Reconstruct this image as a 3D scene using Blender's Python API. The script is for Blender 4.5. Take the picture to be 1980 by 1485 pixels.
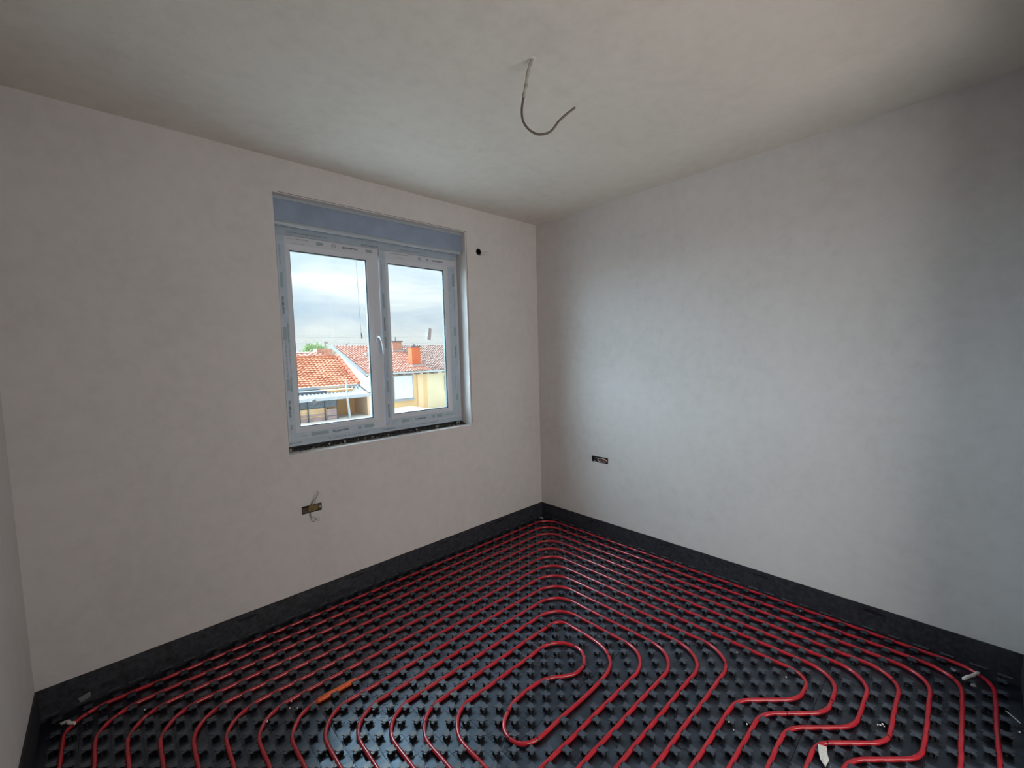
import bpy, bmesh, math, random
from mathutils import Vector, Matrix
R_ = random.Random(7)
scn = bpy.context.scene
COL = scn.collection
for o in list(bpy.data.objects):
    bpy.data.objects.remove(o)

# ------------------------------------------------------------------ camera
FL, YAW, PITCH, ROLL = 833.34, 0.7534, 0.0729, -0.0272
CAM = Vector((-2.9886, -2.8093, 1.6024))
fw = Vector((math.sin(YAW)*math.cos(PITCH), math.cos(YAW)*math.cos(PITCH), -math.sin(PITCH)))
r0 = Vector((math.cos(YAW), -math.sin(YAW), 0)); u0 = r0.cross(fw)
rt = math.cos(ROLL)*r0 + math.sin(ROLL)*u0
up = -math.sin(ROLL)*r0 + math.cos(ROLL)*u0
cd = bpy.data.cameras.new('camera'); cam = bpy.data.objects.new('camera', cd)
COL.objects.link(cam); scn.camera = cam
m3 = Matrix((rt, up, -fw)).transposed()
cam.matrix_world = Matrix.Translation(CAM) @ m3.to_4x4()
cd.sensor_width = 36; cd.lens = FL/1980*36; cd.clip_start = .02; cd.clip_end = 500

# ------------------------------------------------------------------ view
scn.view_settings.view_transform = 'Standard'; scn.view_settings.look = 'None'
scn.view_settings.gamma = 1; scn.view_settings.use_curve_mapping = False
scn.view_settings.exposure = 0.0

# ------------------------------------------------------------------ node helpers
def newmat(name):
    m = bpy.data.materials.new(name); m.use_nodes = True
    nt = m.node_tree; b = nt.nodes['Principled BSDF']
    return m, nt, b
def N(nt, t, **kw):
    n = nt.nodes.new(t)
    for k, v in kw.items():
        if k in n.inputs: n.inputs[k].default_value = v
        else: setattr(n, k, v)
    return n
def L(nt, a, b): nt.links.new(a, b)
def ramp(nt, fac, stops):
    r = nt.nodes.new('ShaderNodeValToRGB'); e = r.color_ramp.elements
    while len(e) < len(stops): e.new(.5)
    for i, (p, c) in enumerate(stops):
        e[i].position = p; e[i].color = (*c, 1)
    L(nt, fac, r.inputs['Fac']); return r.outputs['Color']
def S2L(c): return tuple(((v/255+.055)/1.055)**2.4 if v > 10 else v/255/12.92 for v in c)
def mat(name, col, rough=.5, metal=0, spec=.5, noise=None, bump=None, coat=0, coord='Object'):
    """noise=(scale, amount)  bump=(scale, strength)"""
    m, nt, b = newmat(name)
    b.inputs['Roughness'].default_value = rough; b.inputs['Metallic'].default_value = metal
    b.inputs['Specular IOR Level'].default_value = spec
    b.inputs['Coat Weight'].default_value = coat
    b.inputs['Base Color'].default_value = (*col, 1)
    tc = N(nt, 'ShaderNodeTexCoord')
    if noise:
        n = N(nt, 'ShaderNodeTexNoise', Scale=noise[0], Detail=4.0); L(nt, tc.outputs[coord], n.inputs['Vector'])
        a = noise[1]
        c = ramp(nt, n.outputs['Fac'], [(.3, tuple(v*(1-a) for v in col)), (.7, tuple(min(1, v*(1+a)) for v in col))])
        L(nt, c, b.inputs['Base Color'])
    if bump:
        n = N(nt, 'ShaderNodeTexNoise', Scale=bump[0], Detail=3.0); L(nt, tc.outputs[coord], n.inputs['Vector'])
        bp = N(nt, 'ShaderNodeBump', Strength=bump[1], Distance=.002)
        L(nt, n.outputs['Fac'], bp.inputs['Height']); L(nt, bp.outputs['Normal'], b.inputs['Normal'])
    return m

# ------------------------------------------------------------------ world: bright broken overcast, lighter towards the zenith
w = bpy.data.worlds.new('world'); scn.world = w; w.use_nodes = True
nt = w.node_tree; bg = nt.nodes['Background']
tc = N(nt, 'ShaderNodeTexCoord'); sx = N(nt, 'ShaderNodeSeparateXYZ'); L(nt, tc.outputs['Generated'], sx.inputs[0])
mp = N(nt, 'ShaderNodeMapping'); mp.inputs['Scale'].default_value = (1.6, 1.6, 6.5); L(nt, tc.outputs['Generated'], mp.inputs['Vector'])
ns = N(nt, 'ShaderNodeTexNoise', Scale=2.1, Detail=5.0, Roughness=.55, Distortion=.3); L(nt, mp.outputs[0], ns.inputs['Vector'])
ccol = ramp(nt, ns.outputs['Fac'], [(.38, (.58, .69, .82)), (.50, (.74, .81, .89)), (.60, (.93, .95, .96))])
zc = N(nt, 'ShaderNodeMath', operation='MAXIMUM'); L(nt, sx.outputs['Z'], zc.inputs[0]); zc.inputs[1].default_value = 0
ma = N(nt, 'ShaderNodeMath', operation='MULTIPLY_ADD'); L(nt, zc.outputs[0], ma.inputs[0]); ma.inputs[1].default_value = 2.6; ma.inputs[2].default_value = .92
mx = N(nt, 'ShaderNodeVectorMath', operation='SCALE'); L(nt, ccol, mx.inputs[0]); L(nt, ma.outputs[0], mx.inputs['Scale'])
L(nt, mx.outputs[0], bg.inputs['Color']); bg.inputs['Strength'].default_value = 1.1

# broad cool sun lamp added over the houses to brighten the room through the window
sd = bpy.data.lights.new('window_fill_sun', 'SUN'); sd.energy = 41; sd.angle = math.radians(105); sd.color = (.64, .83, 1)
so = bpy.data.objects.new('window_fill_sun', sd); COL.objects.link(so)
so.rotation_mode = 'QUATERNION'
_el, _az = math.radians(12), math.radians(26)
so.rotation_quaternion = Vector((math.sin(_az)*math.cos(_el), -math.cos(_az)*math.cos(_el), -math.sin(_el))).to_track_quat('-Z', 'Y')

# added fill light, unseen beyond the doorway behind the camera
ad = bpy.data.lights.new('hall_fill', 'AREA'); ad.shape = 'RECTANGLE'; ad.size = 2.2; ad.size_y = 1.8
ad.energy = 51; ad.color = (1, .955, .895)
ao = bpy.data.objects.new('hall_fill', ad); COL.objects.link(ao)
ao.location = (-1.85, -4.2, 1.1); ao.rotation_euler = (math.radians(90+6), 0, math.radians(-12))

# ------------------------------------------------------------------ mesh helpers
def link(name, me, m=None, parent=None):
    o = bpy.data.objects.new(name, me); COL.objects.link(o)
    if m is not None and me is not None and not me.materials: me.materials.append(m)
    if parent: o.parent = parent
    return o
def tag(o, label=None, cat=None, group=None, kind=None):
    if label: o['label'] = label
    if cat: o['category'] = cat
    if group: o['group'] = group
    if kind: o['kind'] = kind
    return o
def empty(name, loc=(0, 0, 0), rz=0, label=None, cat=None, group=None, kind=None):
    o = bpy.data.objects.new(name, None); COL.objects.link(o); o.location = loc; o.rotation_euler = (0, 0, rz)
    o.empty_display_size = .05
    return tag(o, label, cat, group, kind)
class MB:
    def __init__(s): s.v = []; s.f = []
    def add(s, vs, fs):
        k = len(s.v); s.v += [tuple(v) for v in vs]; s.f += [tuple(i+k for i in f) for f in fs]; return s
    def box(s, a, b):
        x0, y0, z0 = [min(p, q) for p, q in zip(a, b)]; x1, y1, z1 = [max(p, q) for p, q in zip(a, b)]
        return s.add([(x0,y0,z0),(x1,y0,z0),(x1,y1,z0),(x0,y1,z0),(x0,y0,z1),(x1,y0,z1),(x1,y1,z1),(x0,y1,z1)],
                     [(0,3,2,1),(4,5,6,7),(0,1,5,4),(1,2,6,5),(2,3,7,6),(3,0,4,7)])
    def tube(s, pts, r, n=8, cap=True):
        pts = [Vector(p) for p in pts]; m = len(pts); rr = r if isinstance(r, (list, tuple)) else [r]*m
        t0 = (pts[1]-pts[0]).normalized()
        ref = Vector((0, 0, 1)) if abs(t0.z) < .9 else Vector((1, 0, 0))
        nrm = (ref - t0*ref.dot(t0)).normalized(); vs = []
        for i, p in enumerate(pts):
            t = (pts[min(i+1, m-1)] - pts[max(i-1, 0)]).normalized()
            nrm = (nrm - t*nrm.dot(t)).normalized(); bn = t.cross(nrm)
            for k in range(n):
                a = 2*math.pi*k/n
                vs.append(p + (nrm*math.cos(a) + bn*math.sin(a))*rr[i])
        fs = [(i*n+k, i*n+(k+1) % n, (i+1)*n+(k+1) % n, (i+1)*n+k) for i in range(m-1) for k in range(n)]
        if cap: fs += [tuple(range(n))[::-1], tuple((m-1)*n+k for k in range(n))]
        return s.add(vs, fs)
    def prism(s, poly, z0, z1):
        n = len(poly)
        return s.add([(x, y, z0) for x, y in poly]+[(x, y, z1) for x, y in poly],
                     [tuple(range(n))[::-1], tuple(range(n, 2*n))]+[(i, (i+1) % n, n+(i+1) % n, n+i) for i in range(n)])
    def mesh(s, name, smooth=False):
        me = bpy.data.meshes.new(name); me.from_pydata(s.v, [], s.f); me.update()
        bm = bmesh.new(); bm.from_mesh(me); bmesh.ops.recalc_face_normals(bm, faces=bm.faces); bm.to_mesh(me); bm.free()
        if smooth:
            for p in me.polygons: p.use_smooth = len(p.vertices) == 4
        return me
    def build(s, name, m, parent=None, smooth=False, bevel=0):
        me = s.mesh(name, smooth)
        if bevel:
            bm = bmesh.new(); bm.from_mesh(me)
            bmesh.ops.bevel(bm, geom=list(bm.edges), offset=bevel, segments=2, affect='EDGES', profile=.5, clamp_overlap=True)
            bm.to_mesh(me); bm.free()
        return link(name, me, m, parent)
def loops(rects, flip=False):
    """ring surface through successive rectangles ((x0,z0,x1,z1), y)"""
    mb = MB()
    vs = []
    for (x0, z0, x1, z1), y in rects: vs += [(x0, y, z0), (x1, y, z0), (x1, y, z1), (x0, y, z1)]
    n = len(rects); fs = []
    for i in range(n-1):
        for k in range(4): fs.append((4*i+k, 4*i+(k+1) % 4, 4*i+4+(k+1) % 4, 4*i+4+k))
    return mb.add(vs, fs)
def ring(rects, name, m, parent):     # closed ring (first loop == last loop joined)
    mb = loops(rects+[rects[0]])
    me = mb.mesh(name)
    bm = bmesh.new(); bm.from_mesh(me); bmesh.ops.remove_doubles(bm, verts=bm.verts, dist=1e-5)
    bmesh.ops.recalc_face_normals(bm, faces=bm.faces); bm.to_mesh(me); bm.free()
    return link(name, me, m, parent)
def lerp_rect(a, b, t): return tuple(p+(q-p)*t for p, q in zip(a, b))
def boolean_cut(o, cutters):
    for c in cutters:
        md = o.modifiers.new('b', 'BOOLEAN'); md.operation = 'DIFFERENCE'; md.solver = 'EXACT'; md.object = c
    bpy.context.view_layer.update()
    dg = bpy.context.evaluated_depsgraph_get()
    me = bpy.data.meshes.new_from_object(o.evaluated_get(dg))
    o.modifiers.clear(); o.data = me
    for c in cutters: bpy.data.objects.remove(c)
def text(body, size, m, parent, name, matrix, align='CENTER', thick=.0001, bold=0, space=1):
    cu = bpy.data.curves.new(name, 'FONT'); cu.body = body; cu.size = size; cu.extrude = thick; cu.align_x = align
    cu.align_y = 'CENTER'; cu.offset = bold; cu.space_character = space; cu.resolution_u = 2
    to = bpy.data.objects.new(name, cu); COL.objects.link(to); bpy.context.view_layer.update()
    me = bpy.data.meshes.new_from_object(to.evaluated_get(bpy.context.evaluated_depsgraph_get()))
    bpy.data.objects.remove(to); bpy.data.curves.remove(cu)
    me.transform(matrix)
    return link(name, me, m, parent)

def catmull(P, n=5):
    P = [Vector(p) for p in P]; out = []
    for i in range(len(P)-1):
        a, b, c, d = P[max(i-1, 0)], P[i], P[i+1], P[min(i+2, len(P)-1)]
        for k in range(n):
            t = k/n; out.append(.5*((2*b)+(c-a)*t+(2*a-5*b+4*c-d)*t*t+(3*b-a-3*c+d)*t**3))
    return out+[P[-1]]

# ------------------------------------------------------------------ materials
def plaster(name, col, seed=0.0):
    m, nt, b = newmat(name)
    tc = N(nt, 'ShaderNodeTexCoord')
    mp = N(nt, 'ShaderNodeMapping'); mp.inputs['Location'].default_value = (seed, seed*2, seed); L(nt, tc.outputs['Object'], mp.inputs[0])
    n1 = N(nt, 'ShaderNodeTexNoise', Scale=1.6, Detail=6.0, Roughness=.6); L(nt, mp.outputs[0], n1.inputs['Vector'])
    n2 = N(nt, 'ShaderNodeTexNoise', Scale=14.0, Detail=5.0, Roughness=.65); L(nt, mp.outputs[0], n2.inputs['Vector'])
    a = N(nt, 'ShaderNodeMath', operation='ADD'); L(nt, n1.outputs['Fac'], a.inputs[0]); L(nt, n2.outputs['Fac'], a.inputs[1])
    h = N(nt, 'ShaderNodeMath', operation='MULTIPLY'); L(nt, a.outputs[0], h.inputs[0]); h.inputs[1].default_value = .5
    c = ramp(nt, h.outputs[0], [(.34, tuple(v*.915 for v in col)), (.5, col), (.66, tuple(v*1.05 for v in col))])
    L(nt, c, b.inputs['Base Color']); b.inputs['Roughness'].default_value = .85; b.inputs['Specular IOR Level'].default_value = .25
    n3 = N(nt, 'ShaderNodeTexNoise', Scale=9.0, Detail=8.0, Roughness=.7); L(nt, mp.outputs[0], n3.inputs['Vector'])
    bp = N(nt, 'ShaderNodeBump', Strength=.35, Distance=.006); L(nt, n3.outputs['Fac'], bp.inputs['Height']); L(nt, bp.outputs['Normal'], b.inputs['Normal'])
    return m
M = {}
M['wall'] = plaster('skim_plaster', (.60, .568, .555))
M['ceil'] = plaster('ceiling_plaster', (.665, .615, .56), 3.3)
M['reveal'] = plaster('reveal_plaster', (.62, .62, .58), 5.1)
M['concrete'] = mat('concrete', (.3, .29, .28), .9, noise=(6, .2))
M['foam'] = mat('black_edge_foam', (.022, .023, .030), .60, spec=.4, noise=(45, .55), bump=(90, .6))
M['foam_print'] = mat('strip_print', (.001, .001, .002), .7)
M['film_lap'] = mat('lap_film', (.05, .058, .068), .35, spec=.7)
M['pipe'] = mat('red_pipe', (.43, .012, .024), .24, spec=.6, noise=(30, .12), coat=.35)
M['sleeve'] = mat('orange_sleeve', (.72, .11, .02), .4, noise=(60, .12))
M['tie'] = mat('black_tie', (.006, .006, .007), .45)
M['plast_white'] = mat('white_plaster_dab', (.62, .6, .56), .85, noise=(160, .15), bump=(200, .5))
M['pvc'] = mat('white_pvc', (.52, .54, .585), .38, spec=.5)
M['film'] = mat('protective_film', (.38, .45, .52), .42, spec=.45, noise=(22, .07))
M['film_dark'] = mat('film_print_block', (.24, .31, .33), .45)
M['film_ink'] = mat('film_ink', (.035, .05, .065), .5)
M['gasket'] = mat('gasket', (.02, .022, .025), .6)
M['spacer'] = mat('spacer_bar', (.045, .075, .08), .4)
M['shutter_box'] = mat('blue_grey_box', (.24, .30, .40), .6, noise=(7, .10), bump=(12, .3))
M['lip'] = mat('pale_lip', (.36, .40, .44), .4)
M['handle'] = mat('handle_white', (.56, .58, .62), .28, spec=.6)
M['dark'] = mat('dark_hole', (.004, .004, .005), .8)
M['rubble'] = mat('sill_rubble', (.035, .036, .04), .9, noise=(60, .8), bump=(80, 1))
M['cable_brown'] = mat('brown_grey_cable', (.12, .10, .085), .5)
M['cable_pale'] = mat('plastered_sheath', (.33, .32, .28), .85, noise=(90, .3))
M['wire_dark'] = mat('dark_wire', (.03, .03, .035), .5)
M['wire_grey'] = mat('grey_wire', (.26, .26, .27), .5)
M['ochre'] = mat('ochre_card', (.17, .115, .04), .85, noise=(60, .35), bump=(90, .7))
M['redbrown'] = mat('red_brown_conduit', (.22, .05, .02), .6, noise=(70, .4))
M['tape'] = mat('grey_tape', (.16, .16, .17), .5)
M['metal'] = mat('galvanised', (.4, .42, .44), .45, metal=.6)

def glass_mat():
    m = bpy.data.materials.new('window_glass'); m.use_nodes = True; nt = m.node_tree; nt.nodes.clear()
    o = N(nt, 'ShaderNodeOutputMaterial'); mx = N(nt, 'ShaderNodeMixShader'); t = N(nt, 'ShaderNodeBsdfTransparent')
    t.inputs['Color'].default_value = (.955, .975, .97, 1)
    g = N(nt, 'ShaderNodeBsdfGlossy'); g.inputs['Roughness'].default_value = .02; lw = N(nt, 'ShaderNodeLayerWeight', Blend=.5)
    f = N(nt, 'ShaderNodeMath', operation='POWER'); L(nt, lw.outputs['Facing'], f.inputs[0]); f.inputs[1].default_value = 5
    f2_ = N(nt, 'ShaderNodeMath', operation='MULTIPLY_ADD'); L(nt, f.outputs[0], f2_.inputs[0]); f2_.inputs[1].default_value = .8; f2_.inputs[2].default_value = .035
    L(nt, f2_.outputs[0], mx.inputs[0]); L(nt, t.outputs[0], mx.inputs[1]); L(nt, g.outputs[0], mx.inputs[2]); L(nt, mx.outputs[0], o.inputs['Surface'])
    return m
M['glass'] = glass_mat()

OX, OY = .0158, .0142          # lattice offsets of the studded panels
# studded panel sheet: thin moulded lines between the studs
def sheet_mat(name, base, rough, io):
    m, nt, b = newmat(name)
    b.inputs['Base Color'].default_value = (*base, 1)
    b.inputs['Specular IOR Level'].default_value = .5; b.inputs['IOR'].default_value = io; b.inputs['Specular Tint'].default_value = (.62, .80, 1, 1)  # blue tint paints the sky's colour into the sheen
    g = N(nt, 'ShaderNodeNewGeometry'); s = N(nt, 'ShaderNodeSeparateXYZ'); L(nt, g.outputs['Position'], s.inputs[0])
    outs = []
    for ax, off in (('X', OX), ('Y', OY-.05)):
        a = N(nt, 'ShaderNodeMath', operation='SUBTRACT'); L(nt, s.outputs[ax], a.inputs[0]); a.inputs[1].default_value = off
        p = N(nt, 'ShaderNodeMath', operation='PINGPONG'); L(nt, a.outputs[0], p.inputs[0]); p.inputs[1].default_value = .05
        d = N(nt, 'ShaderNodeMapRange'); L(nt, p.outputs[0], d.inputs['Value'])
        d.inputs['From Min'].default_value = .0004; d.inputs['From Max'].default_value = .0016
        outs.append(d.outputs[0])
    mn = N(nt, 'ShaderNodeMath', operation='MINIMUM'); L(nt, outs[0], mn.inputs[0]); L(nt, outs[1], mn.inputs[1])
    tc = N(nt, 'ShaderNodeTexCoord')
    n = N(nt, 'ShaderNodeTexNoise', Scale=38.0, Detail=3.0); L(nt, tc.outputs['Object'], n.inputs['Vector'])
    n2 = N(nt, 'ShaderNodeTexNoise', Scale=7.0, Detail=2.0); L(nt, tc.outputs['Object'], n2.inputs['Vector'])
    b1 = N(nt, 'ShaderNodeBump', Strength=1.0, Distance=.0007); L(nt, mn.outputs[0], b1.inputs['Height'])
    b2 = N(nt, 'ShaderNodeBump', Strength=.3, Distance=.0009); L(nt, n.outputs['Fac'], b2.inputs['Height']); L(nt, b1.outputs[0], b2.inputs['Normal'])
    b3 = N(nt, 'ShaderNodeBump', Strength=.5, Distance=.003); L(nt, n2.outputs['Fac'], b3.inputs['Height']); L(nt, b2.outputs[0], b3.inputs['Normal'])
    L(nt, b3.outputs[0], b.inputs['Normal'])
    # builder's dust
    n3 = N(nt, 'ShaderNodeTexNoise', Scale=5.0, Detail=8.0, Roughness=.7); L(nt, tc.outputs['Object'], n3.inputs['Vector'])
    r = ramp(nt, n3.outputs['Fac'], [(.5, base), (.72, tuple(v+.018 for v in base))]); L(nt, r, b.inputs['Base Color'])
    rr = N(nt, 'ShaderNodeMapRange'); L(nt, n3.outputs['Fac'], rr.inputs['Value']); rr.inputs['From Min'].default_value = .4; rr.inputs['From Max'].default_value = .75
    rr.inputs['To Min'].default_value = rough; rr.inputs['To Max'].default_value = rough+.22; L(nt, rr.outputs[0], b.inputs['Roughness'])
    return m
M['sheet'] = sheet_mat('black_moulded_sheet', (.0075, .009, .0135), .27, 1.9)
M['stud_body_shaded'] = mat('stud_body_shaded', (.004, .0045, .006), .3, spec=.4)  # near-black: the shade under the caps is put into the colour
M['stud'] = mat('black_stud', (.040, .050, .069), .33, spec=.75, bump=(120, .2))

# ================================================================== STRUCTURE
H = 2.7716; W = 3.3225; LB = 3.03; T = .28
WX0, WX1, WZ0, WZ1 = -2.218, -.829, 1.017, 2.571
ZB = -.05     # slab top below the panels
def struct(mb, name, m, **k): return tag(mb.build(name, m, **k), kind='structure')
struct(MB().box((-W-T, -6.0, ZB-.25), (T, T, ZB)), 'floor', M['concrete'])
struct(MB().box((-W-T, -6.0, H), (T, T, H+.2)), 'ceiling', M['ceil'])
wa = struct(MB().box((-W-T, 0, ZB), (0, T, H)), 'wall_window', M['wall'])
def cutbox(a, b): return MB().box(a, b).build('cut', None)
def cutcyl(c, r, d):
    mb = MB(); mb.tube([(c[0], -d, c[2]), (c[0], d, c[2])], r, 20); return mb.build('cut', None)
wa_cut = [cutbox((WX0, -.1, WZ0), (WX1, .5, WZ1)), cutbox((-2.168, -.1, .635), (-2.05, .045, .682)), cutcyl((-.69, 0, 2.436), .028, .07)]
boolean_cut(wa, wa_cut)
wb = struct(MB().box((0, -6.0, ZB), (T, T, H)), 'wall_right', M['wall'])
boolean_cut(wb, [cutbox((-.1, -.766, .652), (.045, -.606, .700))])
struct(MB().box((-W-T, -6.0, ZB), (-W, 0, H)), 'wall_left', M['wall'])
# wall behind the camera with an unseen doorway, widened for the fill light
DX0, DX1, DZ = -2.55, -.65, 2.40
struct(MB().box((-W, -LB-.12, ZB), (DX0, -LB, H)).box((DX1, -LB-.12, ZB), (0, -LB, H)).box((DX0, -LB-.12, DZ), (DX1, -LB, H)), 'wall_back', M['wall'])
struct(MB().box((-W-T, -6.2, ZB), (T, -6.0, H)), 'wall_hall', M['wall'])
# fine dark strips painting the shadow line of the corner beads round the opening
tr = MB().box((WX1+.012, -.0012, WZ0+.02), (WX1+.0143, .0, WZ1+.008)).box((WX0+.03, -.0012, WZ1+.006), (WX1+.014, .0, WZ1+.0082))
struct(tr, 'bead_shadow_1', M['wire_dark'])

# ================================================================== WINDOW
win = empty('window_1', (0, .12, WZ0), kind='structure')
def inwin(o): o.location = (0, -.12, -WZ0); return o
FR = (-2.207, 1.045, -.833, 2.452); FO = (-2.150, 1.108, -.885, 2.330)
fr = inwin(ring([(FR, .120), (lerp_rect(FR, FO, .85), .120), (FO, .126), (FO, .190), (FR, .190)], 'outer_frame', M['pvc'], win))
inwin(MB().box((WX0+.001, .135, WZ0+.0005), (WX1-.001, .235, 1.0455)).build('sub_sill', M['gasket'], win))
# film on the lower, upper and right faces of the outer frame
inwin(MB().box((FR[0]+.002, .1194, 1.047), (FR[2]-.002, .1199, 1.081)).build('protective_film', M['film'], win))
inwin(MB().box((FR[0]+.002, .1194, 2.366), (FR[2]-.002, .1199, 2.442)).build('protective_film', M['film'], win))
SL = (-2.187, 1.084, -1.5285, 2.362); GL = (-2.110, 1.162, -1.613, 2.276)
SR = (-1.5185, 1.090, -.858, 2.362); GR = (-1.449, 1.166, -.966, 2.274)
for nm, S, G in (('L', SL, GL), ('R', SR, GR)):
    e = .003
    Si = (S[0]+e, S[1]+e, S[2]-e, S[3]-e)
    fr_ = [(S, .119), (S, .108), (Si, .105), (lerp_rect(Si, G, .62), .1045), (lerp_rect(Si, G, .72), .1075), (lerp_rect(Si, G, .93), .114), (G, .118), (G, .128), ((G[0]-.02, G[1]-.02, G[2]+.02, G[3]+.02), .175), (S, .175)]
    sash = ring(fr_, 'sash', M['pvc'], win); inwin(sash)
    if nm == 'R': sash_r = sash
    else: sash_l = sash
    g2 = (G[0]+.003, G[1]+.003, G[2]-.003, G[3]-.003); g3 = (G[0]+.005, G[1]+.005, G[2]-.005, G[3]-.005)
    ring([(G, .1205), (g2, .1205), (g2, .1235), (G, .1235)], 'gasket', M['gasket'], sash)
    ring([(G, .1275), (g3, .1275), (g3, .1445), (G, .1445)], 'spacer_bar', M['spacer'], sash)
    MB().box((G[0]-.004, .1238, G[1]-.004), (G[2]+.004, .1272, G[3]+.004)).build('glass_pane', M['glass'], sash)
    MB().box((G[0]-.004, .1448, G[1]-.004), (G[2]+.004, .1482, G[3]+.004)).build('glass_pane', M['glass'], sash)
    # strips of printed protective film on the sash faces
    yf0, yf1 = .1036, .1042
    wl = (G[0]-S[0])*.60; wr = (S[2]-G[2])*.60; wb_ = (G[1]-S[1])*.60; wt = (S[3]-G[3])*.60
    rects = [(S[0]+.006, S[1]+.006, S[0]+wl, S[3]-.006), (S[0]+wl, S[1]+.006, S[2]-(.006 if nm == 'R' else .10), S[1]+wb_),
             (S[0]+wl, S[3]-wt, S[2]-.006, S[3]-.006)]
    if nm == 'R': rects.append((S[2]-wr-.008, S[1]+wb_, S[2]-.006, S[3]-wt))
    for k, r in enumerate(rects):
        MB().box((r[0], yf0, r[1]), (r[2], yf1, r[3])).build('protective_film', M['film'] if k != 2 else M['pvc'], sash)
    # printing.  basis: text in x-y plane -> wall plane, facing -y
    def place(cx, cz, ang):
        return Matrix.Translation((cx, yf0-.0002, cz)) @ Matrix.Rotation(ang, 4, 'Y') @ Matrix.Rotation(math.pi/2, 4, 'X')
    ink = MB(); 
    fcx = S[0]+wl*.5
    names = []
    BR = 'SALAMANDER'; URL = 'SALAMANDER-WINDOWS.COM'
    dn = math.pi/2; upa = -math.pi/2
    if nm == 'L':
        names += [(BR, .017, fcx-.006, 1.93, dn, 1.0), (BR, .017, fcx-.006, 1.285, dn, 1.0), (URL, .013, fcx-.006, 1.60, dn, 1.35), (URL, .009, fcx+.014, 1.60, dn, 1.5), ('WINDOWS.COM', .012, fcx-.008, 2.24, dn, 1.4)]
        names += [(BR, .017, -1.86, 1.108, 0, 1.0), ('.COM', .012, -2.10, 1.105, 0, 1.6)]
        names += [(BR, .017, -1.73, 2.335, math.pi, 1.0), ('WINDOWS.COM', .012, -2.06, 2.345, math.pi, 1.5), ('WINDOWS.COM', .007, -2.06, 2.318, math.pi, 1.5)]
        circ = (-1.84, 2.335)
        blocks = [(fcx-.016, 1.72, fcx+.004, 1.80), (fcx+.008, 1.70, fcx+.018, 1.82), (fcx-.016, 1.40, fcx+.006, 1.475), (fcx+.008, 1.39, fcx+.018, 1.49), (fcx-.014, 2.04, fcx+.004, 2.13), (fcx-.010, 1.155, fcx+.004, 1.185),
                  (-2.05, 1.098, -1.94, 1.120), (-1.74, 1.098, -1.715, 1.118), (-1.69, 1.100, -1.62, 1.122), (-1.95, 2.325, -1.91, 2.345), (-1.62, 2.325, -1.57, 2.345)]
    else:
        names += [(BR, .015, fcx-.004, 1.83, dn, 1.0), (BR, .015, fcx-.004, 1.20, dn, 1.0), (URL, .010, fcx, 1.54, dn, 1.4), ('WINDOWS.COM', .010, fcx-.008, 2.20, dn, 1.4)]
        names += [(BR, .016, -1.24, 1.112, 0, 1.0), ('WINDOWS.COM', .010, -.96, 1.112, 0, 1.4)]
        names += [(BR, .016, -1.03, 2.335, math.pi, 1.0), (URL, .010, -1.36, 2.345, math.pi, 1.1), ('WINDOWS.COM', .006, -1.36, 2.32, math.pi, 1.5)]
        names += [(BR, .015, -.882, 1.62, upa, 1.0), (URL, .010, -.880, 2.03, upa, 1.4), (URL, .008, -.896, 1.38, upa, 1.4)]
        circ = (-1.19, 2.335)
        blocks = [(fcx-.012, 1.66, fcx+.006, 1.74), (fcx-.012, 1.34, fcx+.006, 1.42), (fcx-.012, 1.95, fcx+.004, 2.05), (-.895, 2.15, -.872, 2.25), (-.893, 1.75, -.874, 1.82), (-.893, 1.22, -.874, 1.27),
                  (-1.40, 1.100, -1.34, 1.122), (-1.13, 1.102, -1.11, 1.122), (-1.09, 1.102, -1.04, 1.124), (-1.13, 2.328, -1.11, 2.342)]
    for b_, s_, cx, cz, an, sp in names:
        text(b_, s_, M['film_ink'], sash, 'lettering', place(cx, cz, an), bold=.0004 if b_ == BR else 0, space=sp)
    bl = MB()
    for x0, z0, x1, z1 in blocks: bl.box((x0, yf0-.0003, z0), (x1, yf0, z1))
    bl.build('printed_block', M['film_dark'], sash)
    rg = []
    for k in range(33):
        a = 2*math.pi*k/32; rg.append((circ[0]+.0125*math.cos(a), yf0-.0004, circ[1]+.0115*math.sin(a)))
    MB().tube(rg, .0012, 5).build('printed_emblem', M['film_ink'], sash)
    text('LS', .012, M['film_ink'], sash, 'lettering', place(circ[0], circ[1], math.pi), bold=.0003)
# lettering on the outer frame film
def placef(cx, cz, ang): return Matrix.Translation((cx, .1192, cz)) @ Matrix.Rotation(ang, 4, 'Y') @ Matrix.Rotation(math.pi/2, 4, 'X')
for b_, s_, cx, cz, an, sp in [('SALAMANDER-WINDOWS.COM', .014, -1.80, 1.064, 0, 1.5), ('SALAMANDER', .016, -1.50, 1.064, 0, 1), ('SALAMANDER', .014, -2.15, 1.064, 0, 1), ('SALAMANDER-WINDOWS.COM', .011, -1.17, 1.064, 0, 1.2),
                               ('SALAMANDER-WINDOWS.COM', .014, -2.0, 2.385, math.pi, 1.3), ('SALAMANDER', .02, -1.58, 2.378, math.pi, 1), ('SALAMANDER-WINDOWS.COM', .012, -1.25, 2.385, math.pi, 1.2)]:
    inwin(text(b_, s_, M['film_ink'], win, 'lettering', placef(cx, cz, an), space=sp))
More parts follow.
